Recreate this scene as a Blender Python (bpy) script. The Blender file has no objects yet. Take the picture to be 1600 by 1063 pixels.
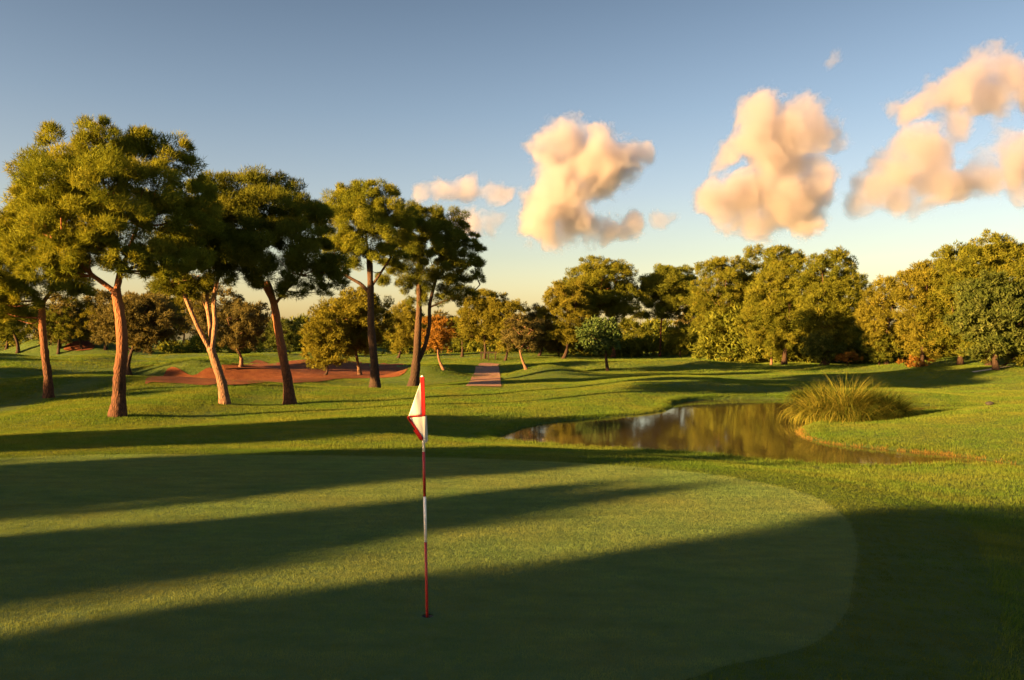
import bpy, math, random
import numpy as np
from mathutils import Vector

R = math.radians
S = bpy.context.scene
COL = S.collection

# ------------------------------------------------------------------ camera, sky, sun, exposure
CAM_H, FPX, HOR = 2.42, 1300.0, 531.5
cam_d = bpy.data.cameras.new('camera')
cam_d.sensor_width = 36.0
cam_d.lens = 36.0 * FPX / 1600.0
cam_d.clip_end = 9000
cam = bpy.data.objects.new('camera', cam_d)
COL.objects.link(cam)
cam.location = (0, 0, CAM_H)
cam.rotation_euler = (R(90), 0, 0)
S.camera = cam

SUN_EL, SUN_AZ = R(10.0), R(30.0)           # light travels towards +X, turned SUN_AZ towards +Y
w = bpy.data.worlds.new('World')
S.world = w
w.use_nodes = True
nt = w.node_tree
nt.nodes.clear()
sky = nt.nodes.new('ShaderNodeTexSky')
sky.sky_type = 'NISHITA'
sky.sun_disc = False
sky.sun_elevation = SUN_EL
sky.sun_rotation = R(240)
sky.air_density = 1.0
sky.dust_density = 2.0
sky.ozone_density = 1.5
hs = nt.nodes.new('ShaderNodeHueSaturation')
hs.inputs['Saturation'].default_value = 0.95
bg = nt.nodes.new('ShaderNodeBackground')
bg.inputs['Strength'].default_value = 0.05
wo = nt.nodes.new('ShaderNodeOutputWorld')
nt.links.new(sky.outputs[0], hs.inputs['Color'])
geo = nt.nodes.new('ShaderNodeTexCoord')
sxyz = nt.nodes.new('ShaderNodeSeparateXYZ'); nt.links.new(geo.outputs['Generated'], sxyz.inputs[0])
cr = nt.nodes.new('ShaderNodeValToRGB')            # warm haze low in the sky, the same all round
for p_, c_ in ((.0, (1.75, 1.40, .95)), (.05, (1.27, 1.02, .77)), (.10, (1.02, .86, .72)), (.17, (.87, .75, .72)), (.26, (.69, .64, .64)), (.38, (.50, .48, .49)), (.6, (.47, .57, .72)), (1.0, (.52, .70, .92))):
    e_ = cr.color_ramp.elements.new(p_); e_.color = (*c_, 1)
cr.color_ramp.elements.remove(cr.color_ramp.elements[-1]); cr.color_ramp.elements.remove(cr.color_ramp.elements[0])
nt.links.new(sxyz.outputs['Z'], cr.inputs[0])
mm = nt.nodes.new('ShaderNodeVectorMath'); mm.operation = 'MULTIPLY'
nt.links.new(hs.outputs[0], mm.inputs[0]); nt.links.new(cr.outputs[0], mm.inputs[1])
m2 = nt.nodes.new('ShaderNodeVectorMath'); m2.operation = 'SCALE'; m2.inputs['Scale'].default_value = 0.80
nt.links.new(mm.outputs[0], m2.inputs[0])
nt.links.new(m2.outputs[0], bg.inputs[0])
nt.links.new(bg.outputs[0], wo.inputs[0])

sun_d = bpy.data.lights.new('sun', 'SUN')
sun_d.energy = 5.0
sun_d.angle = R(0.5)
sun_d.color = (1.0, 0.585, 0.21)
sun = bpy.data.objects.new('sun', sun_d)
COL.objects.link(sun)
LD = Vector((math.cos(SUN_EL) * math.cos(SUN_AZ), math.cos(SUN_EL) * math.sin(SUN_AZ), -math.sin(SUN_EL)))
sun.rotation_euler = LD.to_track_quat('-Z', 'Y').to_euler()
sun.location = (-40, -25, 30)

S.view_settings.view_transform = 'Standard'
S.view_settings.look = 'None'
S.view_settings.exposure = 3.0
S.view_settings.gamma = 1.0
S.view_settings.use_curve_mapping = False
S.render.engine = 'CYCLES'
S.cycles.use_denoising = True
S.cycles.volume_bounces = 4
S.cycles.max_bounces = 10
S.cycles.transparent_max_bounces = 16

rng = np.random.default_rng(11)

# ------------------------------------------------------------------ helpers
def tag(o, label=None, cat=None, group=None, kind=None):
    if label: o['label'] = label
    if cat: o['category'] = cat
    if group: o['group'] = group
    if kind: o['kind'] = kind
    return o

def empty(name, loc):
    o = bpy.data.objects.new(name, None)
    COL.objects.link(o)
    o.location = loc
    o.empty_display_size = 0.3
    return o

def mesh_obj(name, V, F, mat=None, parent=None, smooth=False, origin=None, tint=None):
    """V (n,3) world coordinates; F list/array of faces (all same size for arrays)."""
    V = np.asarray(V, dtype=np.float64)
    o3 = np.array(parent.location if parent is not None and origin is None else (origin if origin is not None else (0, 0, 0)), dtype=np.float64)
    VV = V - o3
    me = bpy.data.meshes.new(name)
    if isinstance(F, np.ndarray):
        n, k = F.shape
        me.vertices.add(len(VV)); me.vertices.foreach_set('co', VV.astype(np.float32).ravel())
        me.loops.add(n * k); me.loops.foreach_set('vertex_index', F.astype(np.int32).ravel())
        me.polygons.add(n)
        me.polygons.foreach_set('loop_start', (np.arange(n) * k).astype(np.int32))
        me.update(calc_edges=True)
    else:
        me.from_pydata([tuple(v) for v in VV], [], [tuple(f) for f in F])
    if smooth:
        me.polygons.foreach_set('use_smooth', np.ones(len(me.polygons), dtype=bool))
    if tint is not None:
        a = me.attributes.new('tint', 'FLOAT', 'POINT')
        a.data.foreach_set('value', np.asarray(tint, dtype=np.float32))
    if mat is not None:
        me.materials.append(mat)
    me.update()
    o = bpy.data.objects.new(name, me)
    COL.objects.link(o)
    if parent is not None:
        o.parent = parent
    else:
        o.location = o3
    return o

class MB:
    def __init__(self): self.v, self.f = [], []
    def add(self, V, F):
        b = len(self.v)
        self.v += [tuple(p) for p in V]
        self.f += [tuple(i + b for i in q) for q in F]
    def box(self, c, s, rz=0):
        ca, sa = math.cos(rz), math.sin(rz)
        V = []
        for dz in (-1, 1):
            for dx, dy in ((-1, -1), (1, -1), (1, 1), (-1, 1)):
                x, y = dx * s[0] / 2, dy * s[1] / 2
                V.append((c[0] + x * ca - y * sa, c[1] + x * sa + y * ca, c[2] + dz * s[2] / 2))
        self.add(V, [(3, 2, 1, 0), (4, 5, 6, 7), (0, 1, 5, 4), (1, 2, 6, 5), (2, 3, 7, 6), (3, 0, 4, 7)])
    def tube(self, pts, rad, seg=8, cap=True, wob=0.0):
        pts = [Vector(p) for p in pts]
        n = len(pts)
        ref = Vector((0.31, 0.95, 0.07))
        V = []
        for i, p in enumerate(pts):
            t = (pts[min(i + 1, n - 1)] - pts[max(i - 1, 0)]).normalized()
            a = t.cross(ref)
            if a.length < 1e-3: a = t.cross(Vector((1, 0, 0)))
            a.normalize(); b = t.cross(a)
            for k in range(seg):
                th = 2 * math.pi * k / seg
                r = rad[i] * (1 + wob * float(rng.normal()))
                V.append(p + a * (r * math.cos(th)) + b * (r * math.sin(th)))
        F = []
        for i in range(n - 1):
            for k in range(seg):
                F.append((i * seg + k, i * seg + (k + 1) % seg, (i + 1) * seg + (k + 1) % seg, (i + 1) * seg + k))
        if cap:
            F.append(tuple(range(seg - 1, -1, -1)))
            F.append(tuple((n - 1) * seg + k for k in range(seg)))
        self.add(V, F)
    def build(self, name, mat, parent=None, smooth=True):
        return mesh_obj(name, np.array(self.v), self.f, mat, parent, smooth)

def catmull(P, n, closed=False):
    P = np.asarray(P, float)
    m = len(P)
    out = []
    rngI = range(m) if closed else range(m - 1)
    for i in rngI:
        if closed:
            p0, p1, p2, p3 = P[(i - 1) % m], P[i], P[(i + 1) % m], P[(i + 2) % m]
        else:
            p0, p1, p2, p3 = P[max(i - 1, 0)], P[i], P[i + 1], P[min(i + 2, m - 1)]
        for t in np.linspace(0, 1, n, endpoint=False):
            out.append(0.5 * ((2 * p1) + (-p0 + p2) * t + (2 * p0 - 5 * p1 + 4 * p2 - p3) * t * t + (-p0 + 3 * p1 - 3 * p2 + p3) * t ** 3))
    if not closed: out.append(P[-1])
    return np.array(out)

def sdf(poly, X, Y):
    """signed distance to a closed polygon, negative inside"""
    X = np.asarray(X, float).ravel(); Y = np.asarray(Y, float).ravel()
    d = np.full(X.shape, 1e18); ins = np.zeros(X.shape, bool)
    n = len(poly)
    for i in range(n):
        ax, ay = poly[i]; bx, by = poly[(i + 1) % n]
        ex, ey = bx - ax, by - ay
        wx, wy = X - ax, Y - ay
        t = np.clip((wx * ex + wy * ey) / (ex * ex + ey * ey + 1e-12), 0, 1)
        d = np.minimum(d, (wx - ex * t) ** 2 + (wy - ey * t) ** 2)
        c = ((ay <= Y) != (by <= Y))
        xi = ax + (Y - ay) / (ey if abs(ey) > 1e-12 else 1e-12) * ex
        ins ^= c & (X < xi)
    d = np.sqrt(d)
    return np.where(ins, -d, d)

def sstep(a, b, x):
    t = np.clip((x - a) / (b - a), 0, 1)
    return t * t * (3 - 2 * t)

def unz(px, py, z=0.0):
    """point of the horizontal plane z seen in the photograph at px, py"""
    Y = (CAM_H - z) * FPX / (py - HOR)
    return ((px - 800) / FPX * Y, Y)

def pt(px, py, Y):
    return np.array(((px - 800) / FPX * Y, Y, CAM_H - (py - HOR) / FPX * Y))

# ------------------------------------------------------------------ the lie of the land
WATER = -0.6
CUP = unz(668, 963)
POND = catmull([unz(x, y, WATER) for x, y in (
    (782, 688), (860, 697), (1000, 706), (1100, 712), (1200, 722), (1300, 730), (1400, 731), (1480, 727), (1560, 731), (1640, 739),
    (1660, 736), (1600, 727), (1540, 719), (1480, 711), (1400, 704), (1330, 697), (1275, 689), (1249, 678),
    (1256, 668), (1290, 661), (1340, 655), (1400, 649), (1470, 642), (1545, 637.5), (1550, 635), (1500, 634), (1400, 633), (1330, 630),
    (1250, 624.5), (1150, 624), (1090, 626), (1055, 631), (1048, 638), (1025, 645), (960, 652), (880, 659), (830, 666), (800, 676))], 5, True)
GREEN = catmull([(-2, 5.0), (0.9, 5.8), (1.58, 6.17), (2.35, 6.6), (2.93, 7.34), (3.35, 8.2), (4.1, 9.9), (4.6, 11.7), (4.5, 13.4), (3.2, 15.2),
                 (0, 16.6), (-5, 17.3), (-10, 16.9), (-14.5, 13), (-14, 7), (-9, 3.5)], 8, True)
FRINGE = catmull([(-2, 3.4), (1.2, 4.3), (2.5, 5.0), (3.5, 6.2), (4.4, 7.5), (5.17, 9.0), (6.3, 11.7), (6.2, 14.0), (4.4, 16.2),
                  (0.3, 17.7), (-5, 18.5), (-10.8, 18.2), (-16.5, 13.6), (-16, 6), (-10, 2)], 8, True)

_r = random.Random(5)
WAVES = []
for lam, amp, n in ((26, .10, 5), (11, .045, 6), (5.0, .014, 6)):
    for _ in range(n):
        th = _r.uniform(0, math.pi * 2)
        WAVES.append((2 * math.pi / lam * math.cos(th), 2 * math.pi / lam * math.sin(th), _r.uniform(0, 6.28), amp * 1.4 / math.sqrt(n)))
MOUNDS = [  # x, y, height, sx, sy
    (-23.5, 61.5, 1.25, 4.6, 1.7), (-22.5, 57.2, -.40, 5.0, 1.5), (-34.0, 68.0, .8, 7.0, 2.6), (-56.0, 104.0, 2.3, 4.0, 3.0), (-55, 98, -.4, 4, 2),
    (-17.0, 63.5, -.45, 5.5, 3.2), (-8.5, 66, -.2, 4.5, 3), (-5.9, 58.5, 1.05, 1.8, 1.9), (2.4, 59.5, .85, 1.8, 2.0), (-45.0, 80.0, .9, 12, 3), (-29, 45, .45, 9, 2.2),
    (44.0, 66.0, 1.3, 9.0, 4.0), (-30, 52, .35, 8, 1.6), (17, 29, .28, 7, 3.5), (12, 72, .4, 10, 2.2), (26, 58, .35, 9, 2.0),
]

def land(X, Y, pond=True):
    X = np.asarray(X, float); Y = np.asarray(Y, float)
    sh = X.shape
    X = X.ravel(); Y = Y.ravel()
    low = -0.32 + 0.34 * sstep(38, 68, Y) + 0.75 * sstep(66, 115, Y) + 1.2 * sstep(130, 400, Y)
    sg = sdf(FRINGE, X, Y)
    g = sstep(3.2, -1.6, sg)
    z = low * (1 - g)
    und = np.zeros_like(X)
    for kx, ky, ph, a in WAVES:
        und += a * np.sin(kx * X + ky * Y + ph)
    und *= (1 - 0.85 * g) * np.clip(np.hypot(X, Y) / 30.0, 0.3, 1.4) * (1 + .7 * sstep(-2, -18, X))
    z = z + und
    for mx, my, h, sx, sy in MOUNDS:
        z = z + h * np.exp(-0.5 * (((X - mx) / sx) ** 2 + ((Y - my) / sy) ** 2))
    if pond:
        near = (X > -14) & (X < 42) & (Y > 10) & (Y < 56)
        sp = np.full(X.shape, 50.0)
        if near.any(): sp[near] = sdf(POND, X[near], Y[near])
        prof = 0.30 * sstep(0.02, 0.30, sp) + 0.70 * sstep(0.1, 4.2, sp)
        lip = np.minimum(z, WATER + (z - WATER) * prof)
        z = np.where(sp > 0, np.where(sp < 5, WATER + (np.maximum(z, WATER + .18) - WATER) * prof, z), WATER - 0.5 * sstep(0, 1.5, -sp))
        z = np.where(z < WATER + .0, z - 0.02, z)
    return z.reshape(sh)

def ground_at(px, py):
    Ys = np.concatenate([np.arange(4, 60, .05), np.arange(60, 320, .2)])
    Xs = (px - 800) / FPX * Ys
    ray = CAM_H - (py - HOR) / FPX * Ys
    z = land(Xs, Ys)
    k = np.argmax(z >= ray)
    if z[k] < ray[k]: k = len(Ys) - 1
    return np.array((Xs[k], Ys[k], z[k]))

# ------------------------------------------------------------------ materials
def new_mat(name):
    m = bpy.data.materials.new(name)
    m.use_nodes = True
    n = m.node_tree
    b = n.nodes['Principled BSDF']
    return m, n, b

def N(n, t, **kw):
    x = n.nodes.new(t)
    for k, v in kw.items():
        if k in x.inputs: x.inputs[k].default_value = v
        else: setattr(x, k, v)
    return x

def noise(n, co, scale, detail=3.0, rough=.55):
    t = N(n, 'ShaderNodeTexNoise')
    t.inputs['Scale'].default_value = scale
    t.inputs['Detail'].default_value = detail
    t.inputs['Roughness'].default_value = rough
    n.links.new(co, t.inputs['Vector'])
    return t.outputs['Fac']

def ramp(n, fac, stops):
    r = N(n, 'ShaderNodeValToRGB')
    e = r.color_ramp.elements
    e[0].position, e[0].color = stops[0][0], (*stops[0][1], 1)
    e[1].position, e[1].color = stops[-1][0], (*stops[-1][1], 1)
    for p, c in stops[1:-1]:
        k = e.new(p); k.color = (*c, 1)
    n.links.new(fac, r.inputs[0])
    return r.outputs[0]

def mix(n, fac, a, b, mode='MIX'):
    m = N(n, 'ShaderNodeMix', data_type='RGBA', blend_type=mode)
    if isinstance(fac, (int, float)): m.inputs[0].default_value = fac
    else: n.links.new(fac, m.inputs[0])
    for s, v in ((6, a), (7, b)):
        if isinstance(v, tuple): m.inputs[s].default_value = (*v, 1)
        else: n.links.new(v, m.inputs[s])
    return m.outputs[2]

def grass_mat(name, dark, mid, dry, bump=1.0, fine=70.0, blotch=.5, bdist=.03):
    m, n, b = new_mat(name)
    co = N(n, 'ShaderNodeTexCoord').outputs['Object']
    big = noise(n, co, blotch, 5, .6)
    med = noise(n, co, 5.0, 4, .6)
    fin = noise(n, co, fine, 3, .7)
    c1 = ramp(n, big, [(.3, dark), (.52, mid), (.75, dry)])
    c2 = ramp(n, fin, [(.3, tuple(v * .55 for v in mid)), (.7, tuple(v * 1.5 for v in mid))])
    c = mix(n, .5, c1, c2)
    c = mix(n, .35, c, ramp(n, med, [(.3, dark), (.7, dry)]))
    n.links.new(c, b.inputs['Base Color'])
    b.inputs['Roughness'].default_value = .9
    b.inputs['Specular IOR Level'].default_value = .15
    bp = N(n, 'ShaderNodeBump')
    bp.inputs['Strength'].default_value = bump
    bp.inputs['Distance'].default_value = bdist
    n.links.new(fin, bp.inputs['Height'])
    bp2 = N(n, 'ShaderNodeBump')
    bp2.inputs['Strength'].default_value = .5
    bp2.inputs['Distance'].default_value = .05
    n.links.new(med, bp2.inputs['Height'])
    n.links.new(bp.outputs[0], bp2.inputs['Normal'])
    n.links.new(bp2.outputs[0], b.inputs['Normal'])
    return m

M = {}
M['rough'] = grass_mat('rough_turf', (.036, .078, .012), (.068, .120, .018), (.12, .135, .028), 1.0, 45, .35, .15)
M['fringe'] = grass_mat('fringe_turf', (.032, .070, .012), (.058, .105, .016), (.10, .12, .025), 1.0, 80, .4, .07)
M['green'] = grass_mat('green_turf', (.052, .105, .030), (.078, .135, .038), (.12, .15, .045), 1.0, 110, .45, .05)

def earth_mat(name, a, b_, c, scale=1.2):
    m, n, b = new_mat(name)
    co = N(n, 'ShaderNodeTexCoord').outputs['Object']
    col = ramp(n, noise(n, co, scale, 6, .65), [(.3, a), (.5, b_), (.72, c)])
    fin = noise(n, co, 22, 4, .7)
    col = mix(n, .3, col, ramp(n, fin, [(.3, a), (.7, c)]))
    n.links.new(col, b.inputs['Base Color'])
    b.inputs['Roughness'].default_value = .95
    b.inputs['Specular IOR Level'].default_value = .1
    bp = N(n, 'ShaderNodeBump'); bp.inputs['Strength'].default_value = .8; bp.inputs['Distance'].default_value = .08
    n.links.new(fin, bp.inputs['Height']); n.links.new(bp.outputs[0], b.inputs['Normal'])
    return m
M['red_earth'] = earth_mat('red_earth', (.06, .017, .007), (.125, .036, .011), (.18, .07, .022))
M['path'] = earth_mat('path_gravel', (.17, .085, .055), (.23, .12, .078), (.29, .165, .11), 2.0)
M['pale_path'] = earth_mat('pale_concrete', (.40, .34, .27), (.5, .44, .36), (.58, .52, .44), 2.0)

def bark_mat(name, lo, hi, top):
    m, n, b = new_mat(name)
    tc = N(n, 'ShaderNodeTexCoord').outputs['Object']
    mp = N(n, 'ShaderNodeMapping'); mp.inputs['Scale'].default_value = (1, 1, .3)
    n.links.new(tc, mp.inputs[0])
    v = N(n, 'ShaderNodeTexVoronoi'); v.inputs['Scale'].default_value = 13; v.feature = 'DISTANCE_TO_EDGE'
    n.links.new(mp.outputs[0], v.inputs['Vector'])
    nz = noise(n, mp.outputs[0], 9, 5, .65)
    plates = ramp(n, v.outputs['Distance'], [(.0, lo), (.25, hi)])
    c = mix(n, .45, plates, ramp(n, nz, [(.3, lo), (.7, hi)]))
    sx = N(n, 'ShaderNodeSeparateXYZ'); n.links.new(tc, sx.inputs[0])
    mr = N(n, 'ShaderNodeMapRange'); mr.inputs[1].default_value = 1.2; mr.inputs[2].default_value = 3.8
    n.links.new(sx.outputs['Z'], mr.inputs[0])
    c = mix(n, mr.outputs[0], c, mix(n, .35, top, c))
    n.links.new(c, b.inputs['Base Color'])
    b.inputs['Roughness'].default_value = .9
    b.inputs['Specular IOR Level'].default_value = .15
    ad = N(n, 'ShaderNodeMath', operation='ADD')
    n.links.new(v.outputs['Distance'], ad.inputs[0]); n.links.new(nz, ad.inputs[1])
    bp = N(n, 'ShaderNodeBump'); bp.inputs['Strength'].default_value = 1; bp.inputs['Distance'].default_value = .06
    n.links.new(ad.outputs[0], bp.inputs['Height']); n.links.new(bp.outputs[0], b.inputs['Normal'])
    return m
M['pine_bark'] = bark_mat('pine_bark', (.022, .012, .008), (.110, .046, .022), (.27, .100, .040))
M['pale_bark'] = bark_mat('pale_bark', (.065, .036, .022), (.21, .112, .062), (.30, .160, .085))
M['shade_dark_bark'] = bark_mat('shade_dark_bark', (.020, .012, .008), (.052, .030, .018), (.07, .040, .022))  # bark colour lowered to carry the shade on the pine trunks

def leaf_mat(name, a, b_, c, trans=.35):
    m = bpy.data.materials.new(name); m.use_nodes = True
    n = m.node_tree; n.nodes.clear()
    at = N(n, 'ShaderNodeAttribute'); at.attribute_name = 'tint'
    col = ramp(n, at.outputs['Fac'], [(0, a), (.5, b_), (1, c)])
    d = N(n, 'ShaderNodeBsdfDiffuse'); t = N(n, 'ShaderNodeBsdfTranslucent')
    n.links.new(col, d.inputs[0])
    n.links.new(mix(n, 1.0, col, (1.1, 1.0, .5), 'MULTIPLY'), t.inputs[0])
    ms = N(n, 'ShaderNodeMixShader'); ms.inputs[0].default_value = trans
    n.links.new(d.outputs[0], ms.inputs[1]); n.links.new(t.outputs[0], ms.inputs[2])
    o = N(n, 'ShaderNodeOutputMaterial'); n.links.new(ms.outputs[0], o.inputs[0])
    return m
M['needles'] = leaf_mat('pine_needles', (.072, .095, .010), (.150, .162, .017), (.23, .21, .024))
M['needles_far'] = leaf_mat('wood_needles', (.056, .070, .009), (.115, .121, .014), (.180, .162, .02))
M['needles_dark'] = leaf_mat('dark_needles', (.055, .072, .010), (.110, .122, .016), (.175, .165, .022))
M['gold'] = leaf_mat('golden_leaves', (.074, .074, .010), (.130, .120, .015), (.195, .162, .022))
M['olive'] = leaf_mat('olive_leaves', (.055, .052, .018), (.10, .085, .028), (.16, .125, .04))
M['orange'] = leaf_mat('orange_leaves', (.13, .065, .013), (.21, .105, .02), (.28, .15, .028))
M['broad'] = leaf_mat('broad_leaves', (.032, .048, .010), (.066, .082, .017), (.12, .13, .035))
M['glinting'] = leaf_mat('glint_tinted_leaves', (.026, .048, .012), (.055, .085, .022), (.12, .15, .05), .2)  # pale end of the tint stands in for glints; the leaf itself is matt
M['reed'] = leaf_mat('reed_blades', (.030, .046, .008), (.078, .094, .012), (.19, .165, .025))
M['dry'] = leaf_mat('dry_grass', (.09, .065, .016), (.19, .115, .028), (.30, .19, .05))
def blade_mat(name, a, b_, c, dry, trans=.4):
    m = leaf_mat(name, a, b_, c, trans)
    n = m.node_tree
    pos = N(n, 'ShaderNodeNewGeometry').outputs['Position']
    f = ramp(n, noise(n, pos, .45, 5, .6), [(.38, (0, 0, 0)), (.70, (1, 1, 1))])
    mpp = N(n, 'ShaderNodeMapping'); mpp.inputs['Scale'].default_value = (.55, 1.5, 1); mpp.inputs['Rotation'].default_value = (0, 0, .12)
    n.links.new(pos, mpp.inputs[0])
    f2 = ramp(n, noise(n, mpp.outputs[0], 2.4, 6, .7), [(.32, (.62, .66, .66)), (.68, (1.28, 1.24, 1.15))])
    src = [l for l in n.links if l.to_node.type == 'BSDF_DIFFUSE'][0].from_socket
    sep = N(n, 'ShaderNodeSeparateColor'); n.links.new(f, sep.inputs[0])
    ml = N(n, 'ShaderNodeMath', operation='MULTIPLY'); n.links.new(sep.outputs[0], ml.inputs[0]); ml.inputs[1].default_value = .55
    c2 = mix(n, 1.0, mix(n, ml.outputs[0], src, dry), f2, 'MULTIPLY')
    for l in list(n.links):
        if l.to_node.type == 'BSDF_DIFFUSE': n.links.new(c2, l.to_socket)
        if l.to_node.type == 'BSDF_TRANSLUCENT':
            mm_ = l.from_node; n.links.new(c2, mm_.inputs[6])
    return m
M['blade'] = blade_mat('grass_blades', (.038, .092, .013), (.082, .142, .020), (.135, .165, .030), (.17, .15, .03))
M['blade_fringe'] = blade_mat('fringe_blades', (.030, .078, .010), (.064, .116, .015), (.110, .140, .024), (.13, .12, .025))
M['blade_green'] = blade_mat('green_blades', (.066, .140, .048), (.118, .185, .058), (.170, .205, .060), (.20, .185, .055))

def plain(name, c, rough=.5, bumpy=0, spec=.4):
    m, n, b = new_mat(name)
    co = N(n, 'ShaderNodeTexCoord').outputs['Object']
    f = noise(n, co, 25, 4, .6)
    col = ramp(n, f, [(.3, tuple(v * .85 for v in c)), (.7, tuple(min(1, v * 1.1) for v in c))])
    n.links.new(col, b.inputs['Base Color'])
    b.inputs['Roughness'].default_value = rough
    b.inputs['Specular IOR Level'].default_value = spec
    if bumpy:
        bp = N(n, 'ShaderNodeBump'); bp.inputs['Strength'].default_value = .4; bp.inputs['Distance'].default_value = bumpy
        n.links.new(f, bp.inputs['Height']); n.links.new(bp.outputs[0], b.inputs['Normal'])
    return m
M['red_paint'] = plain('red_paint', (.30, .022, .018), .45)
M['white_paint'] = plain('white_paint', (.78, .74, .66), .4)
M['cup'] = plain('cup_liner', (.10, .085, .07), .6)
M['wood'] = plain('weathered_wood', (.03, .02, .013), .8, .02, .1)
M['stone'] = plain('grey_stone', (.04, .035, .03), .9, .05, .1)

def cloth_mat(name, c):
    m = bpy.data.materials.new(name); m.use_nodes = True
    n = m.node_tree; n.nodes.clear()
    co = N(n, 'ShaderNodeTexCoord').outputs['Object']
    f = noise(n, co, 160, 3, .6)
    col = ramp(n, f, [(.3, tuple(v * .9 for v in c)), (.7, c)])
    d = N(n, 'ShaderNodeBsdfDiffuse'); t = N(n, 'ShaderNodeBsdfTranslucent')
    n.links.new(col, d.inputs[0]); n.links.new(col, t.inputs[0])
    ms = N(n, 'ShaderNodeMixShader'); ms.inputs[0].default_value = .3
    n.links.new(d.outputs[0], ms.inputs[1]); n.links.new(t.outputs[0], ms.inputs[2])
    o = N(n, 'ShaderNodeOutputMaterial'); n.links.new(ms.outputs[0], o.inputs[0])
    return m
M['flag_white'] = cloth_mat('flag_white', (.78, .76, .68))
M['flag_red'] = cloth_mat('flag_red', (.34, .02, .02))

m, n, b = new_mat('pond_water')
b.inputs['Base Color'].default_value = (.045, .032, .012, 1)
b.inputs['Roughness'].default_value = .05
b.inputs['IOR'].default_value = 1.33
b.inputs['Specular IOR Level'].default_value = 1.0
co = N(n, 'ShaderNodeTexCoord').outputs['Object']
mp = N(n, 'ShaderNodeMapping'); mp.inputs['Scale'].default_value = (1, .45, 1)
n.links.new(co, mp.inputs[0])
bp = N(n, 'ShaderNodeBump'); bp.inputs['Strength'].default_value = .10; bp.inputs['Distance'].default_value = .02
n.links.new(noise(n, mp.outputs[0], 4.0, 3, .5), bp.inputs['Height'])
n.links.new(bp.outputs[0], b.inputs['Normal'])
M['water'] = m

# ------------------------------------------------------------------ ground, green, pond, paths
def axis(lo, hi, dense_lo, dense_hi, d, grow, dmax):
    a = list(np.arange(dense_lo, dense_hi + 1e-6, d))
    s = d
    x = a[-1]
    while x < hi:
        s = min(s * grow, dmax * max(1, (abs(x) / 70) ** 1.5)); x += s; a.append(x)
    s = d; x = a[0]
    while x > lo:
        s = min(s * grow, dmax * max(1, (abs(x) / 70) ** 1.5)); x -= s; a.insert(0, x)
    return np.array(a)
xs = axis(-2500, 2500, -3, 20, .26, 1.14, 1.6)
ys = axis(-300, 4000, 16, 44, .26, 1.12, 1.2)
GX, GY = np.meshgrid(xs, ys)
GZ = land(GX, GY)
sgf = sdf(GREEN, GX, GY).reshape(GX.shape)
GZ = GZ - 0.35 * sstep(-.4, -.9, sgf)             # the putting green lies over a shallow bed
nx, ny = len(xs), len(ys)
idx = np.arange(nx * ny).reshape(ny, nx)
Fg = np.stack([idx[:-1, :-1], idx[:-1, 1:], idx[1:, 1:], idx[1:, :-1]], -1).reshape(-1, 4)
tag(mesh_obj('ground', np.stack([GX, GY, GZ], -1).reshape(-1, 3), Fg, M['rough'], smooth=True), kind='structure')

def ring_sheet(name, inner, outer, rings, mat, off):
    """sheet between two outlines of as many points, following the land"""
    V, F = [], []
    n = len(outer)
    for i in range(rings + 1):
        t = i / rings
        V.append(inner * (1 - t) + outer * t)
    V = np.concatenate(V)
    Z = land(V[:, 0], V[:, 1]) + off
    for i in range(rings):
        for k in range(n):
            F.append((i * n + k, (i + 1) * n + k, (i + 1) * n + (k + 1) % n, i * n + (k + 1) % n))
    F = np.array(F)
    # face up
    a, b_, c = (V[F[0, j]] for j in (0, 1, 2))
    if (b_[0] - a[0]) * (c[1] - a[1]) - (b_[1] - a[1]) * (c[0] - a[0]) < 0: F = F[:, ::-1]
    return tag(mesh_obj(name, np.column_stack([V, Z]), F, mat, smooth=True), kind='structure')

ng = len(GREEN)
CUPA = np.array(CUP)
hole = CUPA + .054 * (GREEN - CUPA) / np.linalg.norm(GREEN - CUPA, axis=1)[:, None]
ring_sheet('putting_green', hole, GREEN, 60, M['green'], .010)
def resample(poly, ref):
    """points of poly on the rays from the cup through ref"""
    out = []
    ang = np.unwrap(np.arctan2(poly[:, 1] - CUPA[1], poly[:, 0] - CUPA[0]))
    rad = np.hypot(poly[:, 1] - CUPA[1], poly[:, 0] - CUPA[0])
    a2 = np.mod(ang, 2 * math.pi); o = np.argsort(a2)
    for p in ref:
        a = math.atan2(p[1] - CUPA[1], p[0] - CUPA[0]) % (2 * math.pi)
        r = np.interp(a, a2[o], rad[o], period=2 * math.pi)
        out.append(CUPA + r * np.array((math.cos(a), math.sin(a))))
    return np.array(out)
gin = CUPA + (GREEN - CUPA) * .985
ring_sheet('green_fringe', gin, resample(FRINGE, GREEN), 10, M['fringe'], .006)

def patch(name, outline, mat, off, rings=14, closed_n=6, pxs=True):
    """sheet on the land inside an outline given in ground coordinates"""
    P = catmull(outline, closed_n, True)
    c = P.mean(0)
    o = ring_sheet(name, c + (P - c) * .001, P, rings, mat, off)
    return o

def gpts(pts):
    return [tuple(ground_at(x, y)[:2]) for x, y in pts]

pc = POND.mean(0)
# water sheet, a little past the shore so the bank cuts it
big = []
for i in range(len(POND)):
    t = POND[(i + 1) % len(POND)] - POND[i - 1]
    nrm = np.array((t[1], -t[0])) / np.linalg.norm(t)
    big.append(POND[i] + nrm * .12)
big = np.array(big)
import mathutils.geometry as mg
tri = mg.tessellate_polygon([[Vector((p[0], p[1], 0)) for p in big]])
tri = [t if (Vector(big[t[1]]) - Vector(big[t[0]])).cross(Vector(big[t[2]]) - Vector(big[t[0]])) > 0 else t[::-1] for t in tri]
tag(mesh_obj('pond_water', np.column_stack([big, np.full(len(big), WATER)]), tri, M['water']), kind='structure')

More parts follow.
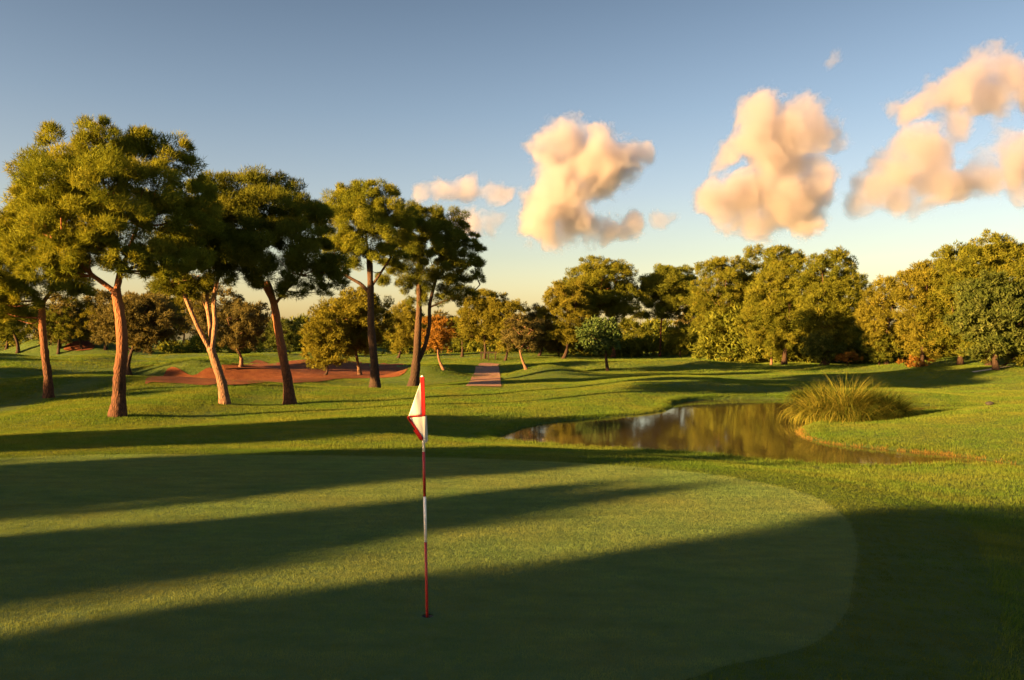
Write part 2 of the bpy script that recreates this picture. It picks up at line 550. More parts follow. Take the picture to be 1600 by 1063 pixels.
# ------------------------------------------------------------------ trees
def unit_rand(k):
    v = rng.normal(size=(k, 3))
    return v / np.linalg.norm(v, axis=1)[:, None]

def foliage(lobes, dens, L, W, up=.45, flat=.8, fill=(.62, 1.08), tuft=.28, rnd=.85):
    """lobes: array (n,4) of centre and radius -> spiky tufts as single triangles"""
    Vs, Ts = [], []
    for cx, cy, cz, r in lobes:
        k = int(dens * r * r / (L * W))
        if k < 4: continue
        nt = max(6, int(22 * (r / max(tuft * r, .16)) ** 2 / 14))
        td = unit_rand(nt)
        td[:, 2] = np.where(td[:, 2] < -.55, -td[:, 2] * .7, td[:, 2])
        td /= np.linalg.norm(td, axis=1)[:, None]
        tc = td * (r * rng.uniform(fill[0] - .1, fill[1], nt))[:, None]
        tr = r * tuft * rng.uniform(.55, 1.5, nt)
        tt = rng.normal(0, .13, nt)
        lt = rng.normal(0, .07)
        w_ = rng.integers(0, nt, k)
        p = tc[w_] + unit_rand(k) * (tr[w_] * rng.uniform(.2, 1, k) ** .5)[:, None]
        p[:, 2] *= flat
        out = p / (np.linalg.norm(p, axis=1)[:, None] + 1e-9)
        d = out * .55 + unit_rand(k) * rnd
        d[:, 2] += up
        d /= np.linalg.norm(d, axis=1)[:, None]
        sd = np.cross(d, unit_rand(k)); sd /= np.linalg.norm(sd, axis=1)[:, None] + 1e-9
        l = (L * rng.uniform(.6, 1.3, k))[:, None]; ww = (W * rng.uniform(.6, 1.2, k))[:, None]
        p = p + np.array((cx, cy, cz))
        Vs.append(np.stack([p - sd * ww / 2, p + sd * ww / 2, p + d * l], 1).reshape(-1, 3))
        t = np.clip(.45 + tt[w_] + lt + rng.normal(0, .13, k), 0, 1)
        Ts.append(np.repeat(t, 3))
    V = np.concatenate(Vs); T = np.concatenate(Ts)
    return V, np.arange(len(V)).reshape(-1, 3), T

def wood_path(P, w0, w1, n=4):
    C = catmull(P, n)
    k = len(C)
    return C, [w0 + (w1 - w0) * (i / (k - 1)) ** .8 for i in range(k)]

TRI = [0]
def tree(name, label, cat, base, trunk, limbs, lobes, fol, bark, group=None, twig=True, L=.22, W=.027, dens=30.0, flare=1.45, **kw):
    """base: ground point; trunk: (points, r0, r1); limbs: same; lobes (n,4) world"""
    t = empty(name, tuple(base))
    tag(t, label, cat, group)
    mb = MB()
    P, r0, r1 = trunk
    C, rad = wood_path(P, r0, r1, 5)
    for i in range(len(rad)):                                  # root flare and knots
        h = C[i][2] - base[2]
        rad[i] *= 1 + (flare - 1) * math.exp(-max(h, 0) / (r0 * 2.2))
        if 0 < i < len(rad) - 1: rad[i] *= 1 + rng.normal(0, .05)
    mb.tube(C, rad, 12, wob=.04)
    tops = [(np.array(C[-1]), mb), (np.array(C[int(len(C) * .8)]), mb)]
    lbs = []
    for q in limbs:
        C2, rad2 = wood_path(q[0], q[1], q[2], 4)
        lb = MB(); lb.tube(C2, rad2, 8, wob=.04); lbs.append(lb)
        tops.append((np.array(C2[-1]), lb)); tops.append((np.array(C2[len(C2) // 2]), lb))
    if twig and lobes is not None:
        T = np.array([p for p, _ in tops])
        for cx, cy, cz, r in lobes:
            c = np.array((cx, cy, cz))
            k_ = int(np.argmin(np.linalg.norm(T - c, axis=1) + np.maximum(0, T[:, 2] - cz) * 2))
            a = T[k_]
            mid = (a + c) / 2 + rng.normal(0, .12, 3) * r + np.array((0, 0, -.15 * r))
            ln = np.linalg.norm(c - a)
            rr = min(r1 * .55, .018 * ln + .012)
            C3, rad3 = wood_path([a, mid, c], rr, .008, 3)
            tops[k_][1].tube(C3, rad3, 5, cap=False)
    for lb in lbs: lb.build('limb', bark, t)
    mb.build('trunk', bark, t)
    if lobes is not None:
        V, F, T = foliage(np.array(lobes), dens, L, W, **kw)
        TRI[0] += len(F)
        mesh_obj('crown', V, F, fol, t, tint=T)
    return t

def px_tree(name, label, cat, base_px, trunk_px, w0, w1, limbs_px, lobes_px, fol, bark, dscale=1.0, **kw):
    """a near tree measured off the photograph; third lobe number is the radius in pixels, fourth the depth offset in metres"""
    g = ground_at(*base_px)
    Y = g[1]
    s = Y / FPX
    def w3(p):
        return pt(p[0], p[1], Y) + np.array((0, p[2] if len(p) > 2 else 0, 0)) * np.array((1, 1, 1))
    P = [w3(p) for p in trunk_px]
    P[0][2] = g[2] - .12
    P[0][0] = g[0]
    limbs = [([w3(p) for p in q[0]], q[1] * s / 2, q[2] * s / 2) for q in limbs_px]
    lob = []
    for l in lobes_px:
        dY = l[3] * dscale if len(l) > 3 else float(rng.normal(0, 1.1)) * dscale
        p = pt(l[0], l[1], Y)
        p[1] += dY
        lob.append((*p, l[2] * s * 1.22))
    return tree(name, label, cat, g, (P, w0 * s / 2, w1 * s / 2), limbs, lob, fol, bark, **kw)

ROW = 'pines in the row beyond the green'
px_tree('pine_tree', 'biggest and tallest pine, broad golden crown on a thick forked orange trunk', 'tree', (183, 651),
        [(184, 653), (184, 622, .1), (187, 585), (191, 545), (189, 505), (184, 472), (181, 452)], 20, 15,
        [([(182, 458), (168, 446, -.1), (152, 432, -.3), (140, 415, -.6), (118, 385, -.8)], 9, 5),
         ([(181, 455), (186, 440), (189, 424), (192, 400, .3), (205, 350, .5)], 11, 5),
         ([(182, 452), (177, 437, .3), (173, 420, .6), (165, 380, .8), (150, 320, .9)], 8, 4)],
        [(108, 250, 42, -.4), (160, 230, 38, 0), (200, 250, 40, .5), (246, 238, 36, .8), (76, 282, 40, 0), (130, 300, 48, -1.5), (188, 302, 48, -1.6),
         (236, 298, 42, -.6), (280, 296, 34, 1), (42, 330, 40, 0), (95, 345, 44, -1.3), (152, 356, 45, -2.0), (212, 362, 42, -1.4), (262, 345, 40, .3),
         (300, 335, 30, 1.2), (14, 372, 34, .3), (66, 398, 36, -.4), (126, 404, 30, -1.2), (200, 404, 30, -.8), (245, 400, 30, -.5), (104, 428, 26, 0),
         (160, 318, 45, 1.9), (222, 330, 45, 2.1), (102, 330, 45, 1.9), (60, 340, 40, 1.5), (270, 395, 28, 1.0), (20, 340, 28, .9), (145, 262, 36, 1.2), (215, 215, 22, .5), (150, 398, 28, -1.4), (185, 392, 26, -1.6), (222, 412, 24, -1.0), (262, 425, 24, -.4), (300, 412, 24, .4), (85, 425, 24, -.8), (128, 425, 16, -1.2), (205, 425, 16, -1.0), (170, 410, 18, -1.3)],
        M['needles'], M['pine_bark'], group=ROW)
px_tree('pine_tree', 'leftmost pine of the row, dim spreading crown cut by the left edge', 'tree', (76, 622),
        [(78, 624), (75, 590), (70, 550), (66, 505), (66, 470)], 13, 10,
        [([(66, 480), (48, 455), (25, 430)], 7, 4), ([(66, 475), (85, 450), (110, 435)], 7, 4)],
        [(0, 395, 42, .3), (40, 385, 40, 0), (-35, 430, 45, 0), (25, 440, 38, -.8), (66, 430, 36, .5), (100, 445, 26, 0), (-15, 478, 32, 0), (50, 468, 24, -.6),
         (118, 460, 20, .4), (10, 350, 30, .5), (-45, 380, 42, 1), (20, 500, 20, .4), (80, 390, 35, 1.2), (5, 470, 32, -.6), (42, 455, 28, -.8), (98, 458, 22, -.2), (-30, 465, 30, -.4)],
        M['needles'], M['pine_bark'], group=ROW)
px_tree('pine_tree', 'pine with slim pale trunk splitting into three bare limbs', 'tree', (352, 632),
        [(356, 634), (347, 600), (337, 568), (329, 543)], 14.5, 11.5,
        [([(329, 547), (314, 515, -.2), (298, 472, -.4), (286, 440, -.5)], 8, 5),
         ([(330, 545), (326, 510, .2), (318, 470, .4), (322, 420, .4)], 8, 5),
         ([(331, 545), (336, 505), (334, 466), (345, 420)], 9, 5)],
        [(318, 300, 34, .6), (340, 330, 38, .2), (345, 395, 32, -1.6), (312, 418, 26, -.8), (368, 402, 28, -1.0), (280, 440, 26, -.6), (330, 365, 38, .4),
         (290, 380, 38, .4), (252, 420, 28, 0), (378, 430, 22, -.2), (355, 352, 34, .9), (300, 330, 34, 1.4), (265, 380, 30, 1), (236, 405, 22, .5), (310, 450, 20, .4), (330, 430, 24, -1), (300, 460, 16, -.5), (265, 455, 18, -.4), (350, 440, 20, -.6)],
        M['needles_dark'], M['pale_bark'], group=ROW)
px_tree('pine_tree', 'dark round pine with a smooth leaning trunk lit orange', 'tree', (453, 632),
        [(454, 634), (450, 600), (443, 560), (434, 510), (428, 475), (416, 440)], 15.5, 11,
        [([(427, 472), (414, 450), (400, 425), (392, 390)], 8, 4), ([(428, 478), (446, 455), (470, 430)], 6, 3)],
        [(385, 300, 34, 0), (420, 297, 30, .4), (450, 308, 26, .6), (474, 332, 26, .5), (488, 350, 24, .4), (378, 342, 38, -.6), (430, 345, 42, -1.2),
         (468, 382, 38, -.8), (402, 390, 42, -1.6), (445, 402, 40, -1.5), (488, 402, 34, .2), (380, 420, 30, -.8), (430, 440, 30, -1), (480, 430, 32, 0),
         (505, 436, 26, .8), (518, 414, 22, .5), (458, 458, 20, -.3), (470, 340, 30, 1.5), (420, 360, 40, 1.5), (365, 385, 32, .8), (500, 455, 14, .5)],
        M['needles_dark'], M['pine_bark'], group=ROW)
px_tree('pine_tree', 'yellow topped pine on a straight dark trunk with one branch crooked left', 'tree', (586, 607),
        [(587, 609), (585, 570), (580, 510), (579, 450), (577, 400)], 14, 9,
        [([(580, 462), (566, 446), (548, 435), (530, 425)], 7, 4), ([(579, 450), (596, 425), (612, 400)], 5, 3)],
        [(532, 318, 26, 0), (574, 302, 25, .3), (600, 308, 22, .6), (528, 348, 28, -.5), (563, 345, 32, -1.3), (603, 340, 28, 0), (548, 380, 26, -1.4),
         (588, 380, 30, -1.6), (620, 362, 28, .3), (520, 384, 22, 0), (574, 410, 22, -1), (545, 402, 24, -.6), (610, 402, 22, -.4), (528, 422, 18, .6),
         (630, 335, 20, .8), (575, 350, 30, 1.3), (555, 320, 24, 1)],
        M['needles'], M['shade_dark_bark'], group=ROW)
px_tree('pine_tree', 'dark rightmost pine of the row, two trunks rising from one foot', 'tree', (646, 604),
        [(647, 606), (650, 570), (653, 520), (655, 470), (654, 425)], 15, 7,
        [([(650, 572), (662, 545, .2), (670, 510, .3), (671, 475, .3), (682, 430, .3)], 8, 5), ([(671, 480, .3), (700, 468, .2), (735, 458, 0), (750, 445, 0)], 3, 1.5)],
        [(640, 345, 25, 0), (670, 340, 24, .4), (700, 346, 22, .3), (655, 375, 30, -1), (690, 375, 30, -.8), (724, 372, 22, .2), (738, 394, 18, 0), (635, 400, 28, -.6),
         (670, 410, 30, -1.5), (705, 408, 28, -.8), (736, 420, 18, .2), (620, 430, 24, 0), (650, 440, 26, -.6), (690, 445, 26, 0), (720, 448, 20, .5),
         (744, 436, 11, 0), (700, 470, 18, .6), (734, 464, 11, 0), (625, 382, 22, .6), (670, 380, 30, 1.4), (690, 420, 28, 1.3), (655, 470, 14, .4)],
        M['needles_dark'], M['shade_dark_bark'], group=ROW)

# --- trees measured by the box their crown fills
def box_tree(name, label, cat, base_px, box, fol, bark, n=16, lean=0, trunk_w=.16, group=None, dY=0, lobe=.30, kind='round', dens=20.0, L=.25, W=.06, px_trunk=None, fork=2, dim=.8, rs=1.0, **kw):
    g = ground_at(*base_px)
    Y = g[1] + dY
    if dY: g = np.array((g[0] * Y / g[1], Y, float(land([g[0] * Y / g[1]], [Y])[0])))
    x0, x1, y0, y1 = box
    a = pt(x0, y0, Y); b_ = pt(x1, y1, Y)
    c = (a + b_) / 2; c[1] = Y
    rx, rz = abs(b_[0] - a[0]) / 2, abs(a[2] - b_[2]) / 2
    ry = dim * rx
    lob = []
    lr = lobe * min(rx, rz) * 1.15 + .05 * max(rx, rz)
    tries = 0
    while len(lob) < int(n * 1.35) and tries < 4000:
        tries += 1
        v = unit_rand(1)[0]
        if kind == 'umbrella': v[2] = abs(v[2]) * 1.25 - .35 if rng.random() < .75 else -abs(v[2]) * .8
        f = rng.uniform(.72, 1) if rng.random() < .8 else rng.uniform(.2, .7)
        r = lr * rng.uniform(.75, 1.25)
        p = np.array((v[0] * max(rx - r * .72, .1), v[1] * max(ry - r * .6, .1), v[2] * max(rz - r * .72, .1))) * f
        if kind == 'umbrella': p[2] = p[2] * 1.1 - .1 * rz
        q = c + p
        if any(np.linalg.norm(np.array(o[:3]) - q) < .55 * (o[3] + r) for o in lob) and tries < 3000: continue
        lob.append((*q, r))
    top = np.array((c[0] + lean * rx, Y, c[2] - (.35 if kind != 'umbrella' else .1) * rz))
    if px_trunk:
        P = [pt(x, y, Y) for x, y in px_trunk] ; P[0][:] = (g[0], g[1], g[2] - .1)
        top = P[-1]
    else:
        P = [np.array((g[0], g[1], g[2] - .1)), (np.array(g) * .6 + top * .4) + rng.normal(0, .12, 3), top]
    limbs = []
    for i in range(fork):
        s0 = P[-2] * .35 + P[-1] * .65 if i else P[-1]
        e = np.array(lob[(i * 5 + 2) % len(lob)][:3])
        limbs.append(([s0, (s0 + e) / 2 + rng.normal(0, .1, 3), e], trunk_w * .5, trunk_w * .2))
    return tree(name, label, cat, g, (P, trunk_w, trunk_w * .6), limbs, lob, fol, bark, group=group, L=L, W=W, dens=dens, **kw)

BG = []
def bt(*a, **k): return box_tree(*a, **k)
# left, behind the row
bt('olive_tree', 'grey brown bushy tree with forked dark foot right behind the biggest pine', 'tree', (202, 588), (146, 285, 452, 560), M['olive'], M['shade_dark_bark'], n=20, trunk_w=.2, L=.2, W=.07, px_trunk=[(202, 588), (200, 570), (206, 548)])
bt('pine_tree', 'dark pine in the shade at the far left edge', 'tree', (28, 552), (-30, 62, 455, 535), M['needles_dark'], M['shade_dark_bark'], n=14, trunk_w=.2)
bt('pine_tree', 'dark thin tree just right of the leftmost pine trunk', 'tree', (91, 553), (62, 122, 470, 540), M['needles_dark'], M['shade_dark_bark'], n=12, trunk_w=.17)
bt('tree', 'small yellow lit tree between the two leftmost pine trunks', 'tree', (128, 546), (92, 168, 466, 540), M['gold'], M['shade_dark_bark'], n=12, trunk_w=.15)
bt('tree', 'dark green tree right of the biggest pine trunk', 'tree', (262, 549), (222, 290, 462, 545), M['needles_dark'], M['shade_dark_bark'], n=14, trunk_w=.2)
bt('tree', 'tall golden tree behind the pine with three limbs', 'tree', (284, 546), (236, 335, 425, 535), M['gold'], M['pale_bark'], n=18, trunk_w=.2, dY=8)
bt('tree', 'small green tree on a pale trunk standing on red earth', 'tree', (376, 574), (332, 418, 470, 560), M['olive'], M['pale_bark'], n=15, trunk_w=.14, px_trunk=[(376, 574), (377, 560), (370, 545)])
bt('tree', 'rounded green tree seen under the sky gap', 'tree', (448, 556), (412, 470, 496, 558), M['broad'], M['shade_dark_bark'], n=12, trunk_w=.15)
bt('shrub', 'tall brown and gold shrub branching from the ground on the red earth', 'shrub', (506, 587), (466, 550, 486, 590), M['gold'], M['shade_dark_bark'], n=14, trunk_w=.1, L=.2, W=.06)
bt('tree', 'large golden tree with pale foot left of the straight dark pine trunk', 'tree', (563, 587), (490, 616, 442, 568), M['gold'], M['pale_bark'], n=24, trunk_w=.15, L=.22, W=.07, px_trunk=[(563, 587), (559, 566), (553, 540)])
bt('tree', 'yellow green tree filling the gap between two dark pine trunks', 'tree', (622, 560), (594, 668, 462, 560), M['gold'], M['shade_dark_bark'], n=16, trunk_w=.15)
bt('tree', 'orange leaved small tree leaning by the path', 'tree', (694, 578), (654, 716, 486, 562), M['orange'], M['pale_bark'], n=14, trunk_w=.1, L=.2, W=.06, px_trunk=[(694, 578), (686, 562), (684, 545)])
bt('tree', 'dark tree left of the head of the path', 'tree', (722, 558), (696, 748, 476, 552), M['needles_dark'], M['shade_dark_bark'], n=14, trunk_w=.15)
bt('tree', 'taller yellow tree above the wooden rail', 'tree', (757, 561), (712, 800, 444, 552), M['gold'], M['shade_dark_bark'], n=18, trunk_w=.16)
bt('tree', 'golden green tree right of the wooden rail', 'tree', (789, 564), (756, 832, 456, 558), M['gold'], M['shade_dark_bark'], n=15, trunk_w=.14)
bt('tree', 'small tree with a slanting pale trunk on the bank right of the path', 'tree', (823, 577), (780, 852, 490, 558), M['olive'], M['pale_bark'], n=14, trunk_w=.1, L=.2, W=.06, px_trunk=[(823, 577), (815, 560), (812, 545)])
bt('tree', 'olive green tree left of the low shrub in the middle', 'tree', (842, 556), (810, 880, 476, 552), M['olive'], M['shade_dark_bark'], n=14, trunk_w=.15)
bt('tree', 'golden tree beside the left flank of the middle pine', 'tree', (880, 561), (842, 935, 424, 560), M['gold'], M['shade_dark_bark'], n=18, trunk_w=.2)
bt('shrub', 'low brown shrub in front of the golden tree', 'shrub', (872, 557), (838, 905, 516, 557), M['olive'], M['shade_dark_bark'], n=12, trunk_w=.06, dim=.6)
bt('pine_tree', 'tall pine in the middle with bare orange forked limbs under its dome', 'tree', (958, 559), (862, 1012, 388, 515), M['needles_far'], M['pine_bark'], n=26, trunk_w=.26, kind='umbrella', px_trunk=[(958, 559), (958, 530), (955, 500), (950, 478)], fork=3)
bt('round_tree', 'small dark round tree with large glossy leaves alone on the fairway', 'tree', (950, 580), (896, 980, 490, 562), M['glinting'], M['shade_dark_bark'], n=16, trunk_w=.13, L=.22, W=.16, px_trunk=[(950, 580), (947, 560), (946, 540)], dens=16, up=.1, rnd=1.0)
bt('shrub', 'black green shrub in shade behind the small round tree', 'shrub', (990, 556), (962, 1022, 478, 557), M['needles_dark'], M['shade_dark_bark'], n=14, trunk_w=.1)
bt('pine_tree', 'pine with one bare orange trunk right of the small round tree', 'tree', (1031, 557), (992, 1108, 400, 515), M['needles_dark'], M['pine_bark'], n=26, trunk_w=.14, kind='umbrella', px_trunk=[(1031, 557), (1032, 530), (1034, 500), (1040, 480)], fork=3)
bt('shrub', 'dark shrub against the foot of the grove, left end', 'shrub', (1064, 559), (1036, 1092, 500, 559), M['needles_dark'], M['shade_dark_bark'], n=12, trunk_w=.08)
bt('pine_tree', 'left pine of the big grove with two pale leaning trunks', 'tree', (1139, 566), (1076, 1172, 390, 560), M['needles_far'], M['pale_bark'], n=24, trunk_w=.15, px_trunk=[(1139, 566), (1146, 545), (1152, 520), (1150, 490)], fork=3)
bt('pine_tree', 'second pine of the big grove, narrow crown', 'tree', (1166, 568), (1126, 1226, 384, 566), M['needles_far'], M['shade_dark_bark'], n=24, trunk_w=.2, dY=3)
bt('pine_tree', 'highest pine in the middle of the big grove', 'tree', (1225, 570), (1168, 1284, 373, 566), M['needles_far'], M['shade_dark_bark'], n=26, trunk_w=.22)
bt('pine_tree', 'right pine of the big grove with dark hollows', 'tree', (1290, 571), (1242, 1346, 377, 560), M['needles_far'], M['shade_dark_bark'], n=24, trunk_w=.22)
bt('tree', 'lower bushy tree at the front of the big grove', 'tree', (1205, 571), (1150, 1262, 450, 566), M['needles_far'], M['pale_bark'], n=22, trunk_w=.12)
bt('pine_tree', 'dark pine closing the right flank of the big grove', 'tree', (1330, 570), (1286, 1372, 412, 570), M['needles_dark'], M['shade_dark_bark'], n=20, trunk_w=.2, dY=4)
bt('shrub', 'bright green shrub at the foot of the big grove', 'shrub', (1278, 572), (1250, 1318, 512, 572), M['broad'], M['shade_dark_bark'], n=12, trunk_w=.08)
bt('tree', 'golden tree in the dip between the grove and the right wood', 'tree', (1385, 570), (1340, 1424, 424, 566), M['gold'], M['shade_dark_bark'], n=20, trunk_w=.18)
bt('tree', 'golden left tree of the right wood', 'tree', (1440, 573), (1398, 1486, 398, 574), M['gold'], M['shade_dark_bark'], n=24, trunk_w=.18)
bt('pine_tree', 'tall yellow green tree of the right wood', 'tree', (1500, 574), (1436, 1548, 372, 572), M['needles_far'], M['shade_dark_bark'], n=26, trunk_w=.2, dY=3)
bt('pine_tree', 'tallest tree of the right wood, next to the right edge', 'tree', (1545, 576), (1480, 1610, 357, 560), M['needles_far'], M['shade_dark_bark'], n=28, trunk_w=.22, dY=3)
bt('tree', 'tree cut off by the right edge of the picture', 'tree', (1610, 576), (1560, 1670, 365, 560), M['needles_far'], M['shade_dark_bark'], n=24, trunk_w=.22, dY=2)
bt('tree', 'broad dark green round tree in front at the right edge', 'tree', (1556, 578), (1488, 1640, 422, 574), M['broad'], M['shade_dark_bark'], n=28, trunk_w=.2, L=.26, W=.12)
bt('shrub', 'added low dark shrub standing in for the shade under the broad dark round tree', 'shrub', (1562, 577), (1500, 1668, 518, 580), M['needles_dark'], M['shade_dark_bark'], n=16, trunk_w=.08, dY=2)  # shrub added as a dark fill for the shade beneath the crown
bt('shrub', 'orange dry shrub in the dip right of the grove', 'shrub', (1326, 572), (1300, 1352, 545, 572), M['orange'], M['shade_dark_bark'], n=10, trunk_w=.05, L=.2, W=.05)
bt('shrub', 'long dry orange shrub under the golden trees of the right wood', 'shrub', (1425, 575), (1400, 1458, 556, 576), M['orange'], M['shade_dark_bark'], n=10, trunk_w=.05, L=.2, W=.05)
bt('shrub', 'dark shrub filling the dip between the two orange shrubs', 'shrub', (1375, 571), (1346, 1406, 520, 571), M['needles_dark'], M['shade_dark_bark'], n=12, trunk_w=.07)
# far trees closing the gaps
far = [(-30, 50, 462, 'far tree at the left edge behind the shaded pine'), (50, 135, 458, 'far tree behind the thin dark tree on the left'),
       (125, 205, 452, 'far tree just left of the biggest pine trunk'), (196, 268, 446, 'far tree above the grey brown bushy tree'),
       (290, 385, 448, 'far tree behind the three limbed pine trunk'), (355, 435, 466, 'far tree behind the small green tree on red earth'),
       (500, 530, 480, 'far dark tree peeping out left of the large golden tree'), (600, 660, 486, 'far tree between the straight pine trunk and the forked one'),
       (640, 720, 482, 'far tree behind the orange leaved tree'), (790, 860, 486, 'far tree right of the golden trees by the rail'), (1060, 1130, 466, 'far tree in the notch left of the big grove')]
for x0, x1, y0, lab in far:
    bt('distant_tree', lab, 'tree', ((x0 + x1) / 2, 546.5), (x0 - 10, x1 + 10, y0, 550), M['olive' if x0 % 3 else 'needles_dark'], M['shade_dark_bark'], n=14,
       trunk_w=.2, group='far trees behind the fairway', L=.5, W=.16, dens=16, dim=.5, fork=1)

def mass(name, label, runs, fol, L, W, dens):
    lob = []
    for x0, x1, y_, px_h, k, dep in runs:      # from, to in metres, distance, height, clumps, depth
        for _ in range(k):
            x = rng.uniform(x0, x1); yy = y_ + rng.uniform(-dep, dep); r = px_h * rng.uniform(.28, .5)
            lob.append((x, yy, float(land([x], [yy])[0]) + rng.uniform(.1, 1) * px_h * (.75 + .25 * math.sin(x * .31)) - r * .3, r))
    V, F, T = foliage(np.array(lob), dens, L, W)
    TRI[0] += len(F)
    tag(mesh_obj(name, V, F, fol, tint=T), label, 'wood', kind='stuff')
mass('far_wood', 'far off line of wood closing the horizon behind the trees', [(-130, 130, 150, 5.2, 240, 5)], M['needles_dark'], .8, .3, 13)
mass('undergrowth', 'dark undergrowth between the trunks of the wood', [(3, 22, 100, 3.6, 60, 2), (20, 44, 84, 5.2, 90, 2.5), (40, 64, 82, 6.2, 80, 2.5), (-48, 4, 112, 3.0, 110, 3)], M['needles_dark'], .5, .2, 12)

# pines standing out of the frame on the left: they throw the long bands of shade over the green
def shade_tree(label, lob_vz, wpos=-36.0):
    """lob_vz: clumps of the crown as (v across the light, height, radius)"""
    ca, sa = math.cos(SUN_AZ), math.sin(SUN_AZ)
    at = lambda v, w_: (w_ * ca - v * sa, w_ * sa + v * ca)
    v0 = sum(l[0] * l[2] for l in lob_vz) / sum(l[2] for l in lob_vz)
    x, y = at(v0, wpos)
    g = np.array((x, y, float(land([x], [y])[0])))
    lob = []
    for v, z, r in lob_vz:
        X_, Y_ = at(v, wpos + float(rng.uniform(-.5, .5)))
        lob.append((X_, Y_, z, r))
        lob.append((*at(v * .7 + v0 * .3, wpos + float(rng.choice([-1, 1])) * r * .7), z - .3 * r, r * .8))
    P = [np.array((x, y, g[2] - .1)), np.array((x + .2, y, g[2] + 2)), np.array((x, y, 5.2))]
    tree('pine_tree', label, 'tree', g, (P, .24, .12), [], lob, M['needles'], M['pine_bark'], group='pines outside the left edge', L=.5, W=.2, dens=42)
OUT = 'broad pine standing out of the picture to the left of the green'
shade_tree(OUT, [(6.6, 5.7, 1.3), (6.7, 6.5, 1.1), (7.2, 7.95, .55), (6.75, 7.4, .75), (5.9, 7.9, .8), (5.4, 5.2, 2.2), (5.5, 6.6, 2.1), (6.75, 7.0, 1.1), (4.75, 9.0, 1.55), (3.9, 8, 2.4), (4.2, 10.2, 1.8), (2.8, 6, 2.4), (2.6, 10.8, 1.9)])
shade_tree(OUT, [(0.5, 6, 2.8), (1.0, 8, 2.8), (-1.5, 7.5, 2.8), (0, 10.5, 2.4), (-2.2, 10, 2.4), (1.5, 11.4, 1.6)], -35)
shade_tree(OUT, [(-4.5, 6, 2.8), (-6.5, 7.5, 2.8), (-5, 9.5, 2.4), (-7.5, 10, 2.4), (-9.0, 7, 2.8)], -37)
shade_tree(OUT, [(10.65, 5.3, 1.7), (10.6, 6.1, 1.45), (10.5, 6.9, .95), (10.4, 7.4, .4)])
shade_tree(OUT, [(14.3, 5.8, 1.85), (17.2, 5.9, 1.9), (15.7, 6.7, 1.9), (14.2, 7.1, 1.2), (16.4, 7.4, 1.0), (13.6, 7.8, .6), (15.2, 7.9, .7), (15.8, 4.6, 2.6)])
shade_tree(OUT, [(22.2, 5.8, 1.7), (25, 6.2, 2.2), (27.2, 5.9, 1.7), (23.2, 7.5, 1.4), (26, 7.6, 1.5), (24.4, 8.4, .9), (24.8, 4.4, 3.2)])
shade_tree(OUT, [(43, 5, 2.4), (46.5, 5.2, 2.6), (50, 5, 2.6), (54, 4.6, 2.2), (47, 6.4, 1.6), (51, 6.2, 1.4)])
shade_tree(OUT, [(63, 4.6, 2.2), (66, 5.4, 2.4), (69.5, 5.0, 2.4), (66, 6.8, 1.4), (68, 7.4, 1.3), (63.5, 7, 1.2)])
shade_tree(OUT, [(77, 4.6, 2.2), (80, 5.6, 2.4), (83, 5.0, 2.2), (80, 7.0, 1.5), (82, 7.6, 1.3), (78, 7.2, 1.3)])
shade_tree(OUT, [(93, 4.8, 2.4), (96, 5.6, 2.4), (99, 5.4, 2.4), (103, 5, 2.2), (97, 7.0, 1.5), (100, 7.4, 1.5), (94, 7, 1.3)])

# ------------------------------------------------------------------ red earth, paths
EARTH_OUTLINES = []
def earth(name, pxpts, mat, off=.03):
    EARTH_OUTLINES.append(catmull(gpts(pxpts), 6, True))
    return patch('red_earth' if name == 'bunker' else name, gpts(pxpts), mat, off)
earth('bunker', [(338, 597), (400, 600), (480, 598), (560, 592), (632, 584), (640, 575), (600, 568), (540, 568), (470, 563), (400, 563), (362, 568), (345, 580)], M['red_earth'], .04)
earth('bunker', [(228, 594), (255, 589), (300, 588), (338, 591), (342, 598), (280, 600), (240, 598)], M['red_earth'], .04)
earth('bunker', [(98, 546), (112, 536), (135, 534), (148, 541), (140, 548), (112, 549)], M['red_earth'], .05)
def ribbon(name, pts, half, mat, off):
    P_ = catmull(pts, 8)
    t_ = np.gradient(P_, axis=0); t_ /= np.linalg.norm(t_, axis=1)[:, None]
    q_ = np.column_stack([-t_[:, 1], t_[:, 0]])
    cols = [P_ + q_ * half * u for u in (1, .5, 0, -.5, -1)]
    EARTH_OUTLINES.append(np.concatenate([cols[0], cols[-1][::-1]])[::3])
    V = np.stack(cols, 1).reshape(-1, 2)
    V3 = np.column_stack([V, land(V[:, 0], V[:, 1]) + off])
    F = [(i * 5 + k, i * 5 + k + 1, i * 5 + k + 6, i * 5 + k + 5) for i in range(len(P_) - 1) for k in range(4)]
    tag(mesh_obj(name, V3, np.array(F), mat, smooth=True), kind='structure')
pa, pb = ground_at(757, 605)[:2], ground_at(763, 572)[:2]
ribbon('path', [pa + np.array((-.05, 0)), pa * .5 + pb * .5, pb, pb + np.array((.6, 2.5))], .98, M['path'], .045)
e0 = gpts([(1520, 582), (1540, 579), (1570, 574), (1610, 570), (1660, 567)])
EARTH_OUTLINES.append(catmull([(x, y - .25) for x, y in e0] + [(x, y + .25) for x, y in e0[::-1]], 5, True))
rb = catmull(e0, 8)
V = [(x, y + d, float(land([x], [y + d])[0]) + .03) for x, y in rb for d in (-.14, .14)]
tag(mesh_obj('pale_path', np.array(V), np.array([(2 * i, 2 * i + 2, 2 * i + 3, 2 * i + 1) for i in range(len(rb) - 1)]), M['pale_path'], smooth=True), kind='structure')

